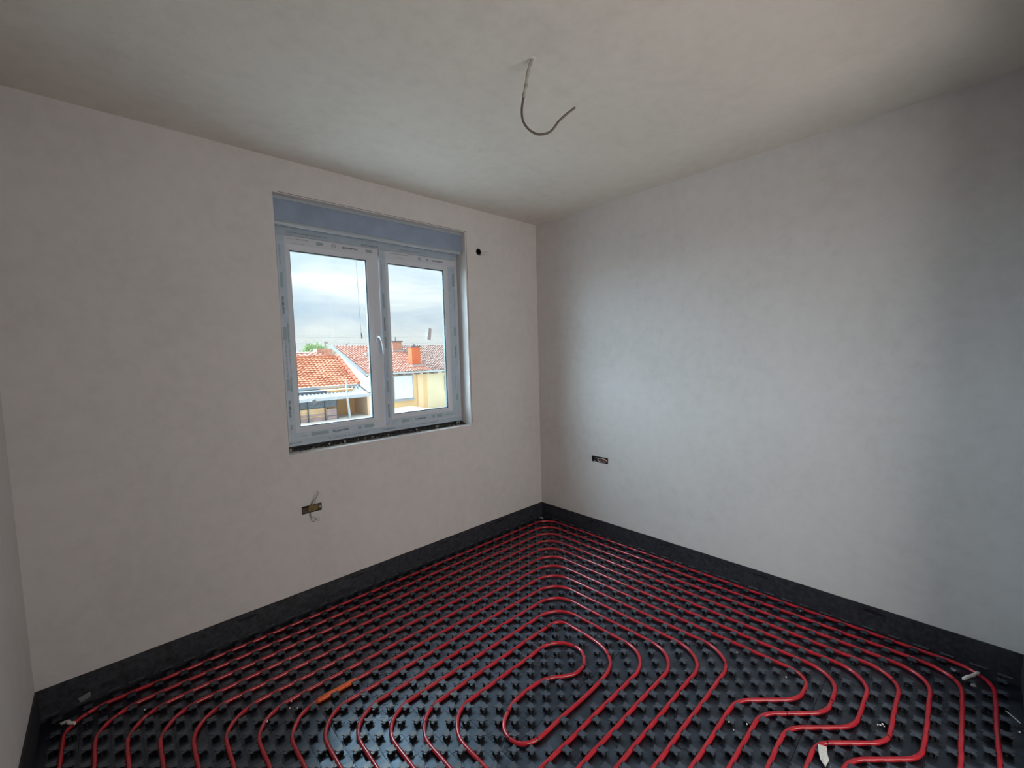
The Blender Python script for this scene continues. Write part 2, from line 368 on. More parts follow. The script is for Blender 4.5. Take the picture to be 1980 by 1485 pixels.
# handle on the meeting stile of the left sash
hd = MB().box((-1.577, .096, 1.700), (-1.549, .1045, 1.768)).build('handle_plate', M['handle'], sash_l, bevel=.002)
hp = [(-1.563, .100, 1.738), (-1.563, .075, 1.738), (-1.563, .064, 1.737), (-1.560, .057, 1.730), (-1.555, .054, 1.715), (-1.550, .053, 1.690), (-1.546, .053, 1.665), (-1.5445, .053, 1.640), (-1.5455, .054, 1.615)]
MB().tube(hp, [.0095, .0085, .009, .0095, .0095, .009, .0085, .008, .006], 8).build('handle', M['handle'], sash_l, smooth=True)

# roller shutter box
sb = empty('roller_shutter_box', (-1.52, .05, 2.40), label='blue-grey roller shutter box in the top of the window opening', cat='shutter box')
def child_off(o, root): o.location = tuple(-v for v in root.location); return o
bz = MB().box((WX0+.001, .050, 2.428), (WX1-.001, .245, 2.5705))
child_off(bz.build('box_panel', M['shutter_box'], sb), sb)
lp = MB(); prof = [(.046, 2.428), (.041, 2.424), (.038, 2.414), (.041, 2.404), (.050, 2.400), (.118, 2.418), (.118, 2.4275)]
n = len(prof)
lp.add([(WX0+.002, y, z) for y, z in prof]+[(WX1-.016, y, z) for y, z in prof],
       [tuple(range(n)), tuple(range(n, 2*n))]+[(i, (i+1) % n, n+(i+1) % n, n+i) for i in range(n)])
child_off(lp.build('rounded_lip', M['lip'], sb), sb)
child_off(MB().box((WX0+.002, .044, 2.553), (WX1-.002, .0498, 2.5705)).build('top_rail', M['lip'], sb), sb)

# plastered sill, mortar rubble on it
def rubble():
    mb = MB(); nx = 150; rows = 5
    vs = []; fs = []
    for i in range(nx+1):
        x = WX0+.004+(WX1-WX0-.008)*i/nx
        fy = .088 - .02*(i/nx) + .010*math.sin(i*.37)+R_.uniform(-.006, .006)
        for j in range(rows):
            t = j/(rows-1); y = fy+(.119-fy)*t
            z = WZ0 + (.0015 if j == 0 else .004+.018*t*R_.uniform(.3, 1.0))
            vs.append((x, y, z))
    for i in range(nx):
        for j in range(rows-1): fs.append((i*rows+j, (i+1)*rows+j, (i+1)*rows+j+1, i*rows+j+1))
    base = len(vs)
    return mb.add(vs, fs)
tag(rubble().build('mortar_rubble', M['rubble']), 'dark line of mortar rubble and dirt along the back of the window sill', 'rubble', kind='stuff')
crumb = MB()
for k in range(60):
    x = R_.uniform(WX0+.03, WX1-.02); y = R_.uniform(.06, .108); s = R_.uniform(.002, .006)
    crumb.box((x-s, y-s, WZ0), (x+s, y+s*.7, WZ0+s*1.5+.012*(y > .09)))
tag(crumb.build('sill_crumbs', mat('sill_crumb', (.3, .28, .23), .9, noise=(80, .6))), 'pale plaster crumbs scattered over the window sill', 'crumbs', kind='stuff')
bg_ = MB(); pts_ = [(-.90+.012*math.cos(a)*R_.uniform(.7, 1.2), .088+.008*math.sin(a)) for a in [k*.7 for k in range(9)]]
bg_.prism(pts_, WZ0+.001, WZ0+.03); bg_.box((-.93, .08, WZ0), (-.905, .1, WZ0+.012))
tag(bg_.build('film_scrap', mat('green_film_scrap', (.02, .05, .045), .3)), 'crumpled dark green film scrap in the right corner of the sill', 'scrap')

# stickers on the glass, outside cord
def sticker(name, pts, m, label, y=.1234):
    mb = MB(); n = len(pts); mb.add([(x, y-.0006, z) for x, z in pts]+[(x, y, z) for x, z in pts], [tuple(range(n)), tuple(range(n, 2*n))[::-1]]+[(i, (i+1) % n, n+(i+1) % n, n+i) for i in range(n)])
    return tag(mb.build(name, m), label, 'sticker')
sticker('glass_label', [(-1.122, 1.812), (-1.094, 1.806), (-1.108, 1.713), (-1.138, 1.726)], mat('silver_label', (.80, .80, .82), .4, noise=(90, .12)), 'slanted silver-grey label stuck on the right window pane')
sticker('glass_label', [(-2.03, 1.322), (-2.008, 1.334), (-1.998, 1.312), (-2.018, 1.300)], mat('pale_label', (.6, .65, .7), .4), 'small pale label low on the left window pane')
sticker('glass_label', [(-1.334, 1.248), (-1.317, 1.27), (-1.315, 1.266), (-1.330, 1.246)], mat('small_mark', (.5, .42, .34), .5), 'tiny tan scrap of tape low on the right window pane')
cd_ = empty('hanging_cord', (-1.64, .21, 1.73), label='thin dark cord with a plug hanging outside behind the left pane', cat='cord')
child_off(MB().tube([(-1.642, .21, 2.44), (-1.644, .21, 2.29), (-1.641, .21, 2.12), (-1.638, .21, 1.94), (-1.634, .21, 1.77)], .0012, 5).build('cord', M['wire_dark'], cd_), cd_)
child_off(MB().tube([(-1.634, .21, 1.772), (-1.632, .21, 1.762), (-1.630, .21, 1.735), (-1.630, .21, 1.730)], [.003, .0055, .0055, .003], 8).build('plug', M['wire_dark'], cd_), cd_)

# ================================================================== SOCKETS AND CABLES
sk = empty('wall_socket_box', (-2.11, .0, .635), label='open ochre-brown socket box with loose wires in the wall below the window', cat='socket box')
def so_(o): return child_off(o, sk)
x0, x1, z0, z1 = -2.168, -2.05, .635, .682
so_(loops([((x0-.001, z0-.001, x1+.001, z1+.001), -.0012), ((x0+.003, z0+.003, x1-.003, z1-.003), -.0012), ((x0+.003, z0+.003, x1-.003, z1-.003), .042)]).build('box_shell', M['gasket'], sk))
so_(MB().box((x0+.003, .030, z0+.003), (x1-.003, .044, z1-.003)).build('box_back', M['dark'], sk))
cb = MB().add([(x0+.036, -.001, z0+.004), (x0+.096, -.003, z0+.006), (x0+.098, -.002, z1-.004), (x0+.040, -.004, z1-.002), (x0+.036, .03, z0+.004), (x0+.096, .03, z0+.006), (x0+.098, .03, z1-.004), (x0+.040, .03, z1-.002)],
              [(0,1,2,3),(7,6,5,4),(0,4,5,1),(1,5,6,2),(2,6,7,3),(3,7,4,0)])
so_(cb.build('card_filler', M['ochre'], sk, bevel=.002))
so_(MB().box((x0+.004, .004, z0+.003), (x0+.034, .03, z1-.012)).build('card_filler', mat('dull_card', (.10, .075, .05), .9, noise=(90, .5)), sk, bevel=.002))
so_(MB().box((x1-.020, .000, z0+.006), (x1-.004, .03, z1-.006)).build('module', mat('dark_olive', (.06, .065, .05), .5), sk, bevel=.002))
so_(MB().tube([(x1-.012, -.002, z1-.022), (x1-.008, -.006, z1-.022)], .004, 8).build('screw', M['handle'], sk))
wires = [([(-2.115, .01, .675), (-2.114, -.01, .690), (-2.108, -.02, .705), (-2.094, -.025, .722), (-2.084, -.03, .735), (-2.076, -.03, .750), (-2.076, -.028, .768)], M['wire_dark']),
         ([(-2.113, .01, .675), (-2.108, -.012, .695), (-2.100, -.02, .712), (-2.086, -.03, .730), (-2.092, -.03, .746)], M['wire_grey']),
         ([(-2.105, .01, .678), (-2.096, -.014, .69), (-2.090, -.02, .704), (-2.092, -.02, .716)], M['wire_grey']),
         ([(-2.124, .01, .640), (-2.125, -.012, .622), (-2.122, -.02, .600), (-2.120, -.024, .585), (-2.112, -.026, .578), (-2.100, -.03, .590), (-2.094, -.03, .600)], M['wire_dark']),
         ([(-2.120, .01, .640), (-2.118, -.014, .618), (-2.110, -.02, .608), (-2.098, -.026, .600)], M['wire_grey']),
         ([(-2.10, -.03, .596), (-2.088, -.03, .580), (-2.080, -.03, .588), (-2.078, -.03, .605)], M['wire_grey'])]
for p_, m_ in wires: so_(MB().tube(catmull(p_, 4), .0014, 5).build('wire', m_, sk))

# round opening near the ceiling
rh = empty('junction_opening', (-.69, .0, 2.436), label='round dark wiring hole with grey conduits and thin wires high beside the window', cat='junction box')
def ro_(o): return child_off(o, rh)
rr_ = []
for k in range(25):
    a = 2*math.pi*k/24; rr_.append((-.69+.0275*math.cos(a), .001, 2.436+.0275*math.sin(a)))
ro_(MB().tube(rr_, .0018, 5).build('rim', M['cable_pale'], rh))
ro_(MB().tube([(-.69, .001, 2.436), (-.69, .064, 2.436)], .0272, 18, cap=False).build('shade_liner', M['dark'], rh))  # black lining added to paint the shade inside the hole
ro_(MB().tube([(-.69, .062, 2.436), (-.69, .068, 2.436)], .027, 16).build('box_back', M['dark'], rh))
for dx in (-.005, .006): ro_(MB().tube([(-.696+dx, .06, 2.426), (-.69+dx, .02, 2.418), (-.682+dx, -.004, 2.412)], .0052, 8).build('conduit', M['cable_brown'], rh))
for p_ in ([(-.684, -.01, 2.416), (-.665, -.03, 2.412), (-.655, -.035, 2.424), (-.648, -.04, 2.436), (-.640, -.04, 2.437)],
           [(-.682, -.01, 2.412), (-.660, -.03, 2.408), (-.640, -.045, 2.412), (-.625, -.05, 2.41)],
           [(-.684, -.01, 2.418), (-.660, -.035, 2.43), (-.635, -.05, 2.43), (-.615, -.055, 2.424)]):
    ro_(MB().tube(p_, .0011, 5).build('wire', M['wire_grey'], rh))

# socket in the right wall
sk2 = empty('wall_socket_box', (0, -.686, .652), label='open black socket box with a coiled cable low in the right wall', cat='socket box')
def s2_(o): return child_off(o, sk2)
bx = MB()
ya, yb, za, zb = -.766, -.606, .652, .700
bx.box((.038, ya+.002, za+.002), (.044, yb-.002, zb-.002))
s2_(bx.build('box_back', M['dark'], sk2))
sh = MB()
for a, b in (((0, ya-.001, za+.0025), (.04, ya+.0025, zb-.0025)), ((0, yb-.0025, za+.0025), (.04, yb+.001, zb-.0025)), ((0, ya, za-.001), (.04, yb, za+.0025)), ((0, ya, zb-.0025), (.04, yb, zb+.001))): 
    sh.box((-.0012, a[1], a[2]), (b[0], b[1], b[2]))
s2_(sh.build('box_shell', M['gasket'], sk2))
s2_(MB().box((.004, -.690, za+.006), (.03, yb-.01, zb-.006)).build('black_module', M['gasket'], sk2, bevel=.003))
s2_(MB().tube([(.02, -.735, .675), (-.001, -.712, .672)], .013, 10).build('conduit', M['redbrown'], sk2))
s2_(MB().tube([(.02, -.700, .672), (-.001, -.695, .673)], .010, 10).build('conduit', M['ochre'], sk2))
cp = []
for k in range(29):
    a = -math.pi*.75+2*math.pi*k/30; cp.append((-.004+.003*math.sin(2*a), -.712+.045*math.cos(a), .676+.0155*math.sin(a)))
s2_(MB().tube(cp, .0028, 6).build('cable', mat('white_cable', (.6, .58, .58), .4), sk2, smooth=True))
s2_(MB().tube([(.01, -.64, .665), (-.004, -.628, .662), (-.006, -.635, .655), (.004, -.655, .654)], .002, 6).build('cable', mat('white_cable_b', (.6, .6, .6), .4), sk2, smooth=True))
s2_(MB().tube([(-.001, -.65, .69), (-.005, -.665, .687)], .004, 6).build('clip', M['wire_grey'], sk2))

# ceiling cable
cc = empty('ceiling_cable', (-1.663, -1.568, H), label='bare grey-brown electric cable hanging in a hook from the ceiling', cat='cable')
cpts = [(-1.663,-1.568,2.7716),(-1.676,-1.556,2.729),(-1.684,-1.548,2.67),(-1.693,-1.54,2.62),(-1.698,-1.535,2.571),(-1.695,-1.539,2.531),(-1.68,-1.553,2.5),(-1.66,-1.571,2.483),(-1.642,-1.588,2.479),(-1.622,-1.607,2.484),(-1.608,-1.618,2.497),(-1.599,-1.629,2.514),(-1.588,-1.638,2.531),(-1.568,-1.658,2.554),(-1.542,-1.682,2.579)]
cf = catmull(cpts)
k1 = 15
def cc_(o): return child_off(o, cc)
cc_(MB().tube(cf[:k1+1], [.0062-.0012*math.sin(i*1.7) for i in range(k1+1)], 8).build('plastered_sheath', M['cable_pale'], cc, smooth=True))
cc_(MB().tube(cf[k1:], .0047, 8).build('cable', M['cable_brown'], cc, smooth=True))
cc_(MB().tube([(-1.663, -1.568, H), (-1.663, -1.568, H-.003)], [.016, .009], 12).build('plaster_patch', M['ceil'], cc))

# ================================================================== EDGE STRIPS
HS = .1489
def strip(name, fn, length, label, prints=(), lap=True):
    """fn(s, d, z): s along the wall, d distance from it"""
    root = empty(name, fn(0, 0, 0), label=label, cat='insulation strip')
    mb = MB(); n = max(8, int(length/.05)); vs = []; fs = []
    th = .007
    for i in range(n+1):
        s = length*i/n; dz = .0004*math.sin(i*.9)+.0003*math.sin(i*2.3); bl = .003*math.sin(i*.35)
        vs += [fn(s, .0006, ZB+.02), fn(s, .0006, HS+dz), fn(s, th, HS+dz-.001), fn(s, th+.003+bl*.5, HS*.5), fn(s, th+.002, .018), fn(s, th+.002, ZB+.02)]
    for i in range(n):
        for k in range(6): fs.append((6*i+k, 6*i+(k+1) % 6, 6*i+6+(k+1) % 6, 6*i+6+k))
    fs += [tuple(range(6)), tuple(6*n+k for k in range(6))]
    o = mb.add(vs, fs).build('foam_strip', M['foam'], root); child_off(o, root)
    if lap:
        lb = MB()
        for i in range(int(length/.1)):
            s = .05+.1*i + R_.uniform(-.006, .006)
            if s+.06 > length: break
            zz = .026+R_.uniform(-.003, .003); l_ = R_.uniform(.05, .066)
            a = [fn(s, th+.004, zz+.002), fn(s+l_, th+.004, zz+.001), fn(s+l_-.004, th+.012, zz-.002), fn(s+.004, th+.012, zz-.002)]
            lb.add(a+[(v[0], v[1], v[2]-.0012) for v in a], [(0,1,2,3),(7,6,5,4),(0,4,5,1),(1,5,6,2),(2,6,7,3),(3,7,4,0)])
        o = lb.build('film_lap', M['film_lap'], root); child_off(o, root); o['kind'] = 'stuff'
    # smudged, illegible black printing
    for c in prints:
        pb = MB(); s = c-.045
        for k in range(9):
            w_ = R_.uniform(.005, .009); h_ = R_.uniform(.009, .016)
            a, b = fn(s, th+.0006, HS-.028-h_/2), fn(s+w_, th+.0030, HS-.028+h_/2)
            pb.box(a, b); s += w_+.0025
        o = pb.build('blurred_print', M['foam_print'], root); child_off(o, root)
    return root
def px_prints(lst): return lst
strip('edge_strip', lambda s, d, z: (-s, -d, z), W, 'black foam edge strip along the window wall', prints=(.55, 1.15, 1.85, 2.5))
strip('edge_strip', lambda s, d, z: (-d, -s, z), LB, 'black foam edge strip along the right-hand wall', prints=(.62, 1.28, 1.93, 2.49))
strip('edge_strip', lambda s, d, z: (-W+d, -s, z), LB, 'short black foam edge strip along the left wall', lap=False)
strip('edge_strip', lambda s, d, z: (-s, -LB+d, z), -DX1, 'black foam edge strip in the far right corner by the back wall', lap=False)
tp = MB().add([(-3.185, -.0135, .026), (-3.150, -.0135, .036), (-3.150, -.0135, .062), (-3.192, -.0135, .050), (-3.185, -.0125, .026), (-3.150, -.0125, .036), (-3.150, -.0125, .062), (-3.192, -.0125, .050)],
              [(0,1,2,3),(7,6,5,4),(0,4,5,1),(1,5,6,2),(2,6,7,3),(3,7,4,0)])
tag(tp.build('tape_piece', M['tape']), 'small grey tape patch on the edge strip near the left corner', 'tape')

# ================================================================== RED PIPE
PR = .0089; PZ = .0124
def fillet(P, rad):
    out = []; n = len(P)
    for i in range(n):
        p = Vector(P[i]).to_2d() if False else Vector((P[i][0], P[i][1]))
        if i == 0 or i == n-1: out.append(p); continue
        a = Vector(P[i-1][:2]); b = Vector(P[i+1][:2]); r = P[i][2] if len(P[i]) > 2 else rad
        u = (a-p).normalized(); v = (b-p).normalized(); ang = math.acos(max(-1, min(1, u.dot(v))))
        if ang > 3.1: out.append(p); continue
        t = min(r/math.tan(ang/2), (a-p).length*.49, (b-p).length*.49); rr = t*math.tan(ang/2)
        c = p+(u+v).normalized()*(rr/math.sin(ang/2)); s = p+u*t; e = p+v*t
        a0 = math.atan2(s.y-c.y, s.x-c.x); a1 = math.atan2(e.y-c.y, e.x-c.x); d = (a1-a0+math.pi) % (2*math.pi)-math.pi
        m = max(3, int(abs(d)/.16))
        for k in range(m+1): out.append(c+Vector((math.cos(a0+d*k/m), math.sin(a0+d*k/m)))*rr)
    return out
def X_(k): return -3.25+.1*(k-1)         # left strands
def run(k):      # from the left strand, round the corner and down the right wall, to its return row (lattice coords)
    ay = -.1*k+.002; bx_ = -.1*k+.05
    P = [(X_(k), ay, .14 if k == 1 else .17), (bx_, ay, .15)]
    lv = {q: (-3.05+.1*q, -2.85+.1*q) for q in range(1, 8)}
    rows = {11: -1.75, 10: -1.85, 9: -1.95, 8: -2.05}
    if k in lv:
        a, b = lv[k]; P += [(bx_, a, .135), (-.845, a, .16), (-1.045, b, .15)]
    elif k in rows: P += [(bx_, rows[k], .17)]
    return P
def rowy(k): return {11: -1.75, 10: -1.85, 9: -1.95, 8: -2.05, 7: -2.15, 6: -2.25, 5: -2.35, 4: -2.45, 3: -2.55, 2: -2.65, 1: -2.75}[k]
path = [(X_(1), -2.93)]
for k in (1, 3, 5, 7, 9, 11):
    path += run(k) + [(X_(k+2), rowy(k), .12)]
hook = [(-1.463, -1.292), (-1.389, -1.292), (-1.325, -1.318), (-1.285, -1.365), (-1.268, -1.42), (-1.278, -1.470), (-1.318, -1.512), (-1.366, -1.536), (-1.433, -1.534), (-1.490, -1.500), (-1.534, -1.469), (-1.594, -1.448), (-1.680, -1.445), (-1.757, -1.450), (-1.814, -1.468), (-1.865, -1.500), (-1.895, -1.545), (-1.899, -1.589), (-1.878, -1.628), (-1.831, -1.652), (-1.762, -1.658), (-1.618, -1.657), (-1.457, -1.657), (-1.347, -1.652), (-1.273, -1.635), (-1.215, -1.596), (-1.175, -1.535), (-1.157, -1.450), (-1.152, -1.38)]
path += [(X_(13), -1.296, .17), (-1.50, -1.296)]
fp = fillet(path, .15)
fp = [Vector((p.x, p.y)) for p in fp] + [p.to_2d() for p in catmull([(x, y, 0) for x, y in hook], 4)][1:]
tail = [(-1.15, -1.33), (-1.15, -1.196, .15), (X_(12), -1.198, .17), (X_(12), rowy(10), .12)]
for k in (10, 8, 6, 4, 2):
    tail += list(reversed(run(k))) + [(X_(k), rowy(k-2) if k > 2 else -2.93, .12)]
fp += fillet(tail, .15)
# rebuild as dense polyline, nudged to world offsets
dense = []
for i in range(len(fp)-1):
    a, b = fp[i], fp[i+1]; d = (b-a).length
    if d < .002: continue
    m = max(1, int(d/.10))
    for k in range(m): dense.append(a+(b-a)*k/m)
dense.append(fp[-1])
wob = lambda x, y: .0012*math.sin(x*31+y*17)
PATH = [Vector((p.x+OX+wob(p.x, p.y), p.y+OY+wob(p.y, p.x), PZ)) for p in dense]
pipe = empty('heating_pipe', (PATH[0].x, PATH[0].y, PZ), label='long red floor-heating pipe laid in nested loops over the black studs', cat='pipe')
child_off(MB().tube(PATH, PR, 10).build('pipe', M['pipe'], pipe, smooth=True), pipe)
def near(x, y):
    best = (9, 0, 0)
    for i in range(len(PATH)-1):
        a, b = PATH[i].to_2d(), PATH[i+1].to_2d(); d = b-a; t = max(0, min(1, (Vector((x, y))-a).dot(d)/d.dot(d)))
        q = a+d*t; e = (q-Vector((x, y))).length
        if e < best[0]: best = (e, q, d.normalized())
    return best
for x, y in [(-2.022,-1.199),(-2.092,-1.245),(-1.341,-1.307),(-1.525,-1.46),(-1.798,-1.458),(-1.89,-1.557),(-1.806,-1.646),(-1.262,-1.399),(-1.339,-1.513),(-1.193,-1.562),(-.835,-2.001),(-1.239,-1.206),(-.949,-2.314),(-.74,-2.437),(-.409,-2.593),(-1.001,-2.472),(-.793,-2.622),(-.206,-2.791),(-3.159,-.112),(-3.067,-.214),(-2.964,-.313),(-1.245,-1.209),(-1.032,-.996),(-.205,-.181),(-.406,-.384)]:
    e, q, d = near(x, y); c = Vector((q.x, q.y, PZ)); d3 = Vector((d.x, d.y, 0))
    child_off(MB().tube([c-d3*.0022, c+d3*.0022], PR+.0013, 10).build('tie', M['tie'], pipe), pipe)
# orange sleeve with slightly swollen ends
sy = -.786+OY-.014; e, q, d = near(-2.29, -.786); sy = q.y
sp = [(-2.385, sy, PZ), (-2.378, sy, PZ), (-2.34, sy, PZ+.001), (-2.30, sy, PZ+.001), (-2.25, sy, PZ+.0005), (-2.205, sy, PZ), (-2.198, sy, PZ)]
o = child_off(MB().tube(sp, [.0105, .0125, .0128, .0118, .0122, .0118, .0100], 12).build('protective_sleeve', M['sleeve'], pipe, smooth=True), pipe); o['label'] = 'orange protective sleeve'

# ================================================================== STUDDED PANELS
def stud_mesh():
    """moulded stud: quatrefoil cap over an undercut body darkened to paint its shade"""
    mb = MB(); n = 12; r = .0136
    disc = [(r*math.cos(2*math.pi*k/n), r*math.sin(2*math.pi*k/n)) for k in range(n)]
    vs = [(x*.94, y*.94, .0216) for x, y in disc]+[(x, y, .0208) for x, y in disc]+[(x, y, .0188) for x, y in disc]
    mb.add(vs, [tuple(range(n)), tuple(range(2*n, 3*n))[::-1]]+[(j*n+k, j*n+(k+1) % n, (j+1)*n+(k+1) % n, (j+1)*n+k) for j in range(2) for k in range(n)])
    for q in range(4):
        a = math.pi/4+q*math.pi/2; c, s = math.cos(a), math.sin(a)
        pl = [(.008, -.0082), (.0150, -.0072), (.0200, -.0046), (.0220, -.0016), (.0220, .0016), (.0200, .0046), (.0150, .0072), (.008, .0082)]
        mb.prism([(x*c-y*s, x*s+y*c) for x, y in pl], .0168, .0198)
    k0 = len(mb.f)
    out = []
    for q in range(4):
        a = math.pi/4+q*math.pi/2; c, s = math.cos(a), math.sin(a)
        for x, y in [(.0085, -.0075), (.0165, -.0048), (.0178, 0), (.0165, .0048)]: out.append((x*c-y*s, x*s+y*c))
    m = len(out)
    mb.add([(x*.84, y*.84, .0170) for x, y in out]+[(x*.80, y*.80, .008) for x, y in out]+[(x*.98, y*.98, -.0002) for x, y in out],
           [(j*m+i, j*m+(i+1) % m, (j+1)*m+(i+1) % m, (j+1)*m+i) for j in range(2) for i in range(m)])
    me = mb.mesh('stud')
    me.materials.append(M['stud']); me.materials.append(M['stud_body_shaded'])
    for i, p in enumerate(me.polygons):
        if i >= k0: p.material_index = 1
    return me
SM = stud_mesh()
XS = [-W+.004, -1.95+OX, -.55+OX, -.004]; YS = [-.004, -.8+OY, -1.6+OY, -2.4+OY, -LB+.004]
rowname = ['against the window wall', 'second row out from the window wall', 'third row out from the window wall', 'nearest the back wall']
colname = ['beside the left wall', 'in the middle column', 'beside the right-hand wall']
G_ = .0009
for ci in range(3):
    for ri in range(4):
        xa, xb = XS[ci]+G_, XS[ci+1]-G_; yb, ya = YS[ri]-G_, YS[ri+1]+G_
        lab = 'black studded floor-heating panel %s, %s' % (colname[ci], rowname[ri])
        root = empty('studded_panel', ((xa+xb)/2, (ya+yb)/2, ZB), label=lab, cat='floor panel', group='studded floor-heating panels')
        rl = root.location.copy()
        nx, ny = max(2, int((xb-xa)/.02)), max(2, int((yb-ya)/.02))
        sm = MB().box((xa-rl.x, ya-rl.y, .0005), (xb-rl.x, yb-rl.y, -ZB))
        link('base_sheet', sm.mesh('base_sheet'), M['sheet'], root)
        j0 = int((ya-OY)/.05)-2; i0 = int((xa-OX)/.05)-2
        for i in range(i0, i0+34):
            for j in range(j0, j0+22):
                if (i+j) % 2: continue
                x = OX-.025+.05*i; y = OY-.025+.05*j
                if not (xa-.001 < x <= xb+.001 and ya-.001 < y <= yb+.001): continue
                if x > -.030 or x < -W+.030 or y > -.030 or y < -LB+.030: continue
                if near(x, y)[0] < .0175: continue      # no stud where the pipe bend runs across its place
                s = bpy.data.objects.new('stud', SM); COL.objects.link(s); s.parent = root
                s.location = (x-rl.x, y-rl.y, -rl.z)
# embossed letters on the sheet, as faint raised characters
ep = [o for o in bpy.data.objects if o.name.startswith('studded_panel') and abs(o.location.x-(XS[0]+XS[1])/2) < .01 and abs(o.location.y-(YS[1]+YS[2])/2) < .01][0]
for ch, (x, y) in zip('RERE', [(-2.212, -1.272), (-2.156, -1.32), (-2.108, -1.365), (-2.059, -1.423)]):
    mt = Matrix.Translation((x, y, .0002)) @ Matrix.Rotation(math.pi*.75+math.pi, 4, 'Z')
    o = text(ch, .018, M['sheet'], None, 'embossed_letter', mt, thick=.0004); o.data.transform(Matrix.Translation(-ep.location)); o.parent = ep

# ================================================================== PLASTER DABS, SCRAPS, CRUMBS
def blob(name, pts, r, label, cat='plaster dab', m='plast_white'):
    rad = [r*R_.uniform(.75, 1.2) for _ in pts]; rad[0] *= .5; rad[-1] *= .6
    o = MB().tube(pts, rad, 8).build(name, M[m], smooth=True); return tag(o, label, cat)
def curve_dab(x0, y0, x1, y1, z0, zt, k=7):
    out = []
    for i in range(k):
        t = i/(k-1); out.append((x0+(x1-x0)*t+.003*math.sin(i*2.1), y0+(y1-y0)*t+.003*math.cos(i*1.7), z0+(zt-z0)*math.sin(math.pi*t)))
    return out
blob('plaster_dab', curve_dab(-3.250, -.105, -3.196, -.160, .020, .030, 9), .0065, 'white plaster dab across the red pipe in the far left corner')
blob('plaster_dab', catmull(curve_dab(-.180, -2.838, -.066, -2.892, .022, .030, 5), 3), .0072, 'curved white plaster dab across the red pipe at the right-hand wall')
blob('zip_tie', curve_dab(-.088, -.050, -.080, -.086, .026, .034, 6), .0035, 'small white tie on the outermost pipe bend in the far corner', 'tie')
for (x, y, s, lb) in [(-.122, -2.806, .012, 'grey smear of plaster on a stud left of the right-wall dab'), (-.195, -2.868, .011, 'star-shaped plaster splash just below the right-wall dab')]:
    n = 11; pl = [(x+s*R_.uniform(.5, 1.2)*math.cos(2*math.pi*k/n), y+s*R_.uniform(.5, 1.2)*math.sin(2*math.pi*k/n)) for k in range(n)]
    tag(MB().prism(pl, .0200, .0240).build('plaster_smear', mat('smear', (.28, .27, .27), .9, noise=(200, .4))), lb, 'plaster smear')
sd_ = [(-1.046, -2.448), (-1.034, -2.474), (-1.070, -2.484), (-1.086, -2.492), (-1.124, -2.488), (-1.104, -2.468), (-1.078, -2.456)]
mbs = MB(); n = len(sd_); cx_ = sum(p[0] for p in sd_)/n; cy_ = sum(p[1] for p in sd_)/n
zt_ = [.028, .026, .023, .021, .017, .020, .027]
mbs.add([(cx_, cy_, .0275), (cx_, cy_, .020)]+[(x, y, z) for (x, y), z in zip(sd_, zt_)]+[(x, y, z-.0035) for (x, y), z in zip(sd_, zt_)],
        [f for q in range(n) for f in ((0, 2+q, 2+(q+1) % n), (1, 2+n+(q+1) % n, 2+n+q), (2+q, 2+n+q, 2+n+(q+1) % n, 2+(q+1) % n))])
tag(mbs.build('plaster_shard', M['plast_white']), 'jagged white plaster shard between the lower right pipe bends', 'shard')
tag(MB().add([(-.300, -2.962, .024), (-.306, -2.968, .025), (-.345, -3.000, .021), (-.340, -3.004, .020), (-.300, -2.962, .021), (-.306, -2.968, .022), (-.345, -3.000, .018), (-.340, -3.004, .017)],
             [(0,1,2,3),(7,6,5,4),(0,4,5,1),(1,5,6,2),(2,6,7,3),(3,7,4,0)]).build('plaster_sliver', M['plast_white']), 'thin pale plaster sliver on studs by the far right edge of the photo', 'sliver')
cr = MB()
specks = [(-1.359,-.825),(-1.932,-.622),(-2.491,-.747),(-2.466,-.772),(-2.584,-.755),(-2.97,-.28),(-1.179,-2.163),(-1.138,-2.218),(-.976,-2.257),(-.713,-2.032),(-.084,-2.165),(-.73,-2.258),(-2.474,-.711),(-.763,-2.597),(-.746,-2.61),(-.754,-2.616),(-.757,-2.604),(-.413,-2.997),(-1.205,-2.19)]
for x, y in specks+[(R_.uniform(-2.9, -.05), R_.uniform(-2.95, -.1)) for _ in range(70)]:
    big = (x, y) in specks; s = R_.uniform(.0022, .0042) if big else R_.uniform(.0006, .0014)
    z = .0215 if big else .0006; an = R_.uniform(0, 3)
    pl = [(x+s*R_.uniform(.6, 1.2)*math.cos(an+k*1.05), y+s*R_.uniform(.6, 1.2)*math.sin(an+k*1.05)) for k in range(6)]
    cr.prism(pl, z-.001 if big else 0, z+s*.8)
tag(cr.build('plaster_crumbs', mat('white_crumb', (.7, .7, .67), .8)), 'scattered tiny white plaster crumbs on the black studded panels', 'crumbs', kind='stuff')

# ================================================================== OUTSIDE
GZ = -2.25
def tile_roof_mat(name, c1, c2, sx, sy, contrast=.25):
    m, nt, b = newmat(name); tc = N(nt, 'ShaderNodeTexCoord')
    n = N(nt, 'ShaderNodeTexNoise', Scale=3.0, Detail=8.0, Roughness=.75); L(nt, tc.outputs['Object'], n.inputs['Vector'])
    L(nt, ramp(nt, n.outputs['Fac'], [(.3, c1), (.7, c2)]), b.inputs['Base Color']); b.inputs['Roughness'].default_value = .85
    return m
M['tile_o'] = tile_roof_mat('orange_clay_tile', (.48, .16, .085), (.64, .27, .155), 1, 1)
M['tile_p'] = tile_roof_mat('pale_red_tile', (.42, .17, .12), (.54, .26, .19), 1, 1)
M['tile_b'] = tile_roof_mat('weathered_brown_tile', (.25, .155, .13), (.40, .265, .225), 1, 1)
M['yellow'] = mat('yellow_render', (.86, .60, .31), .9, noise=(.8, .05))
M['cream'] = mat('cream_render', (.84, .74, .50), .9, noise=(.8, .05))
M['white_paint'] = mat('white_paint', (.42, .44, .46), .6)
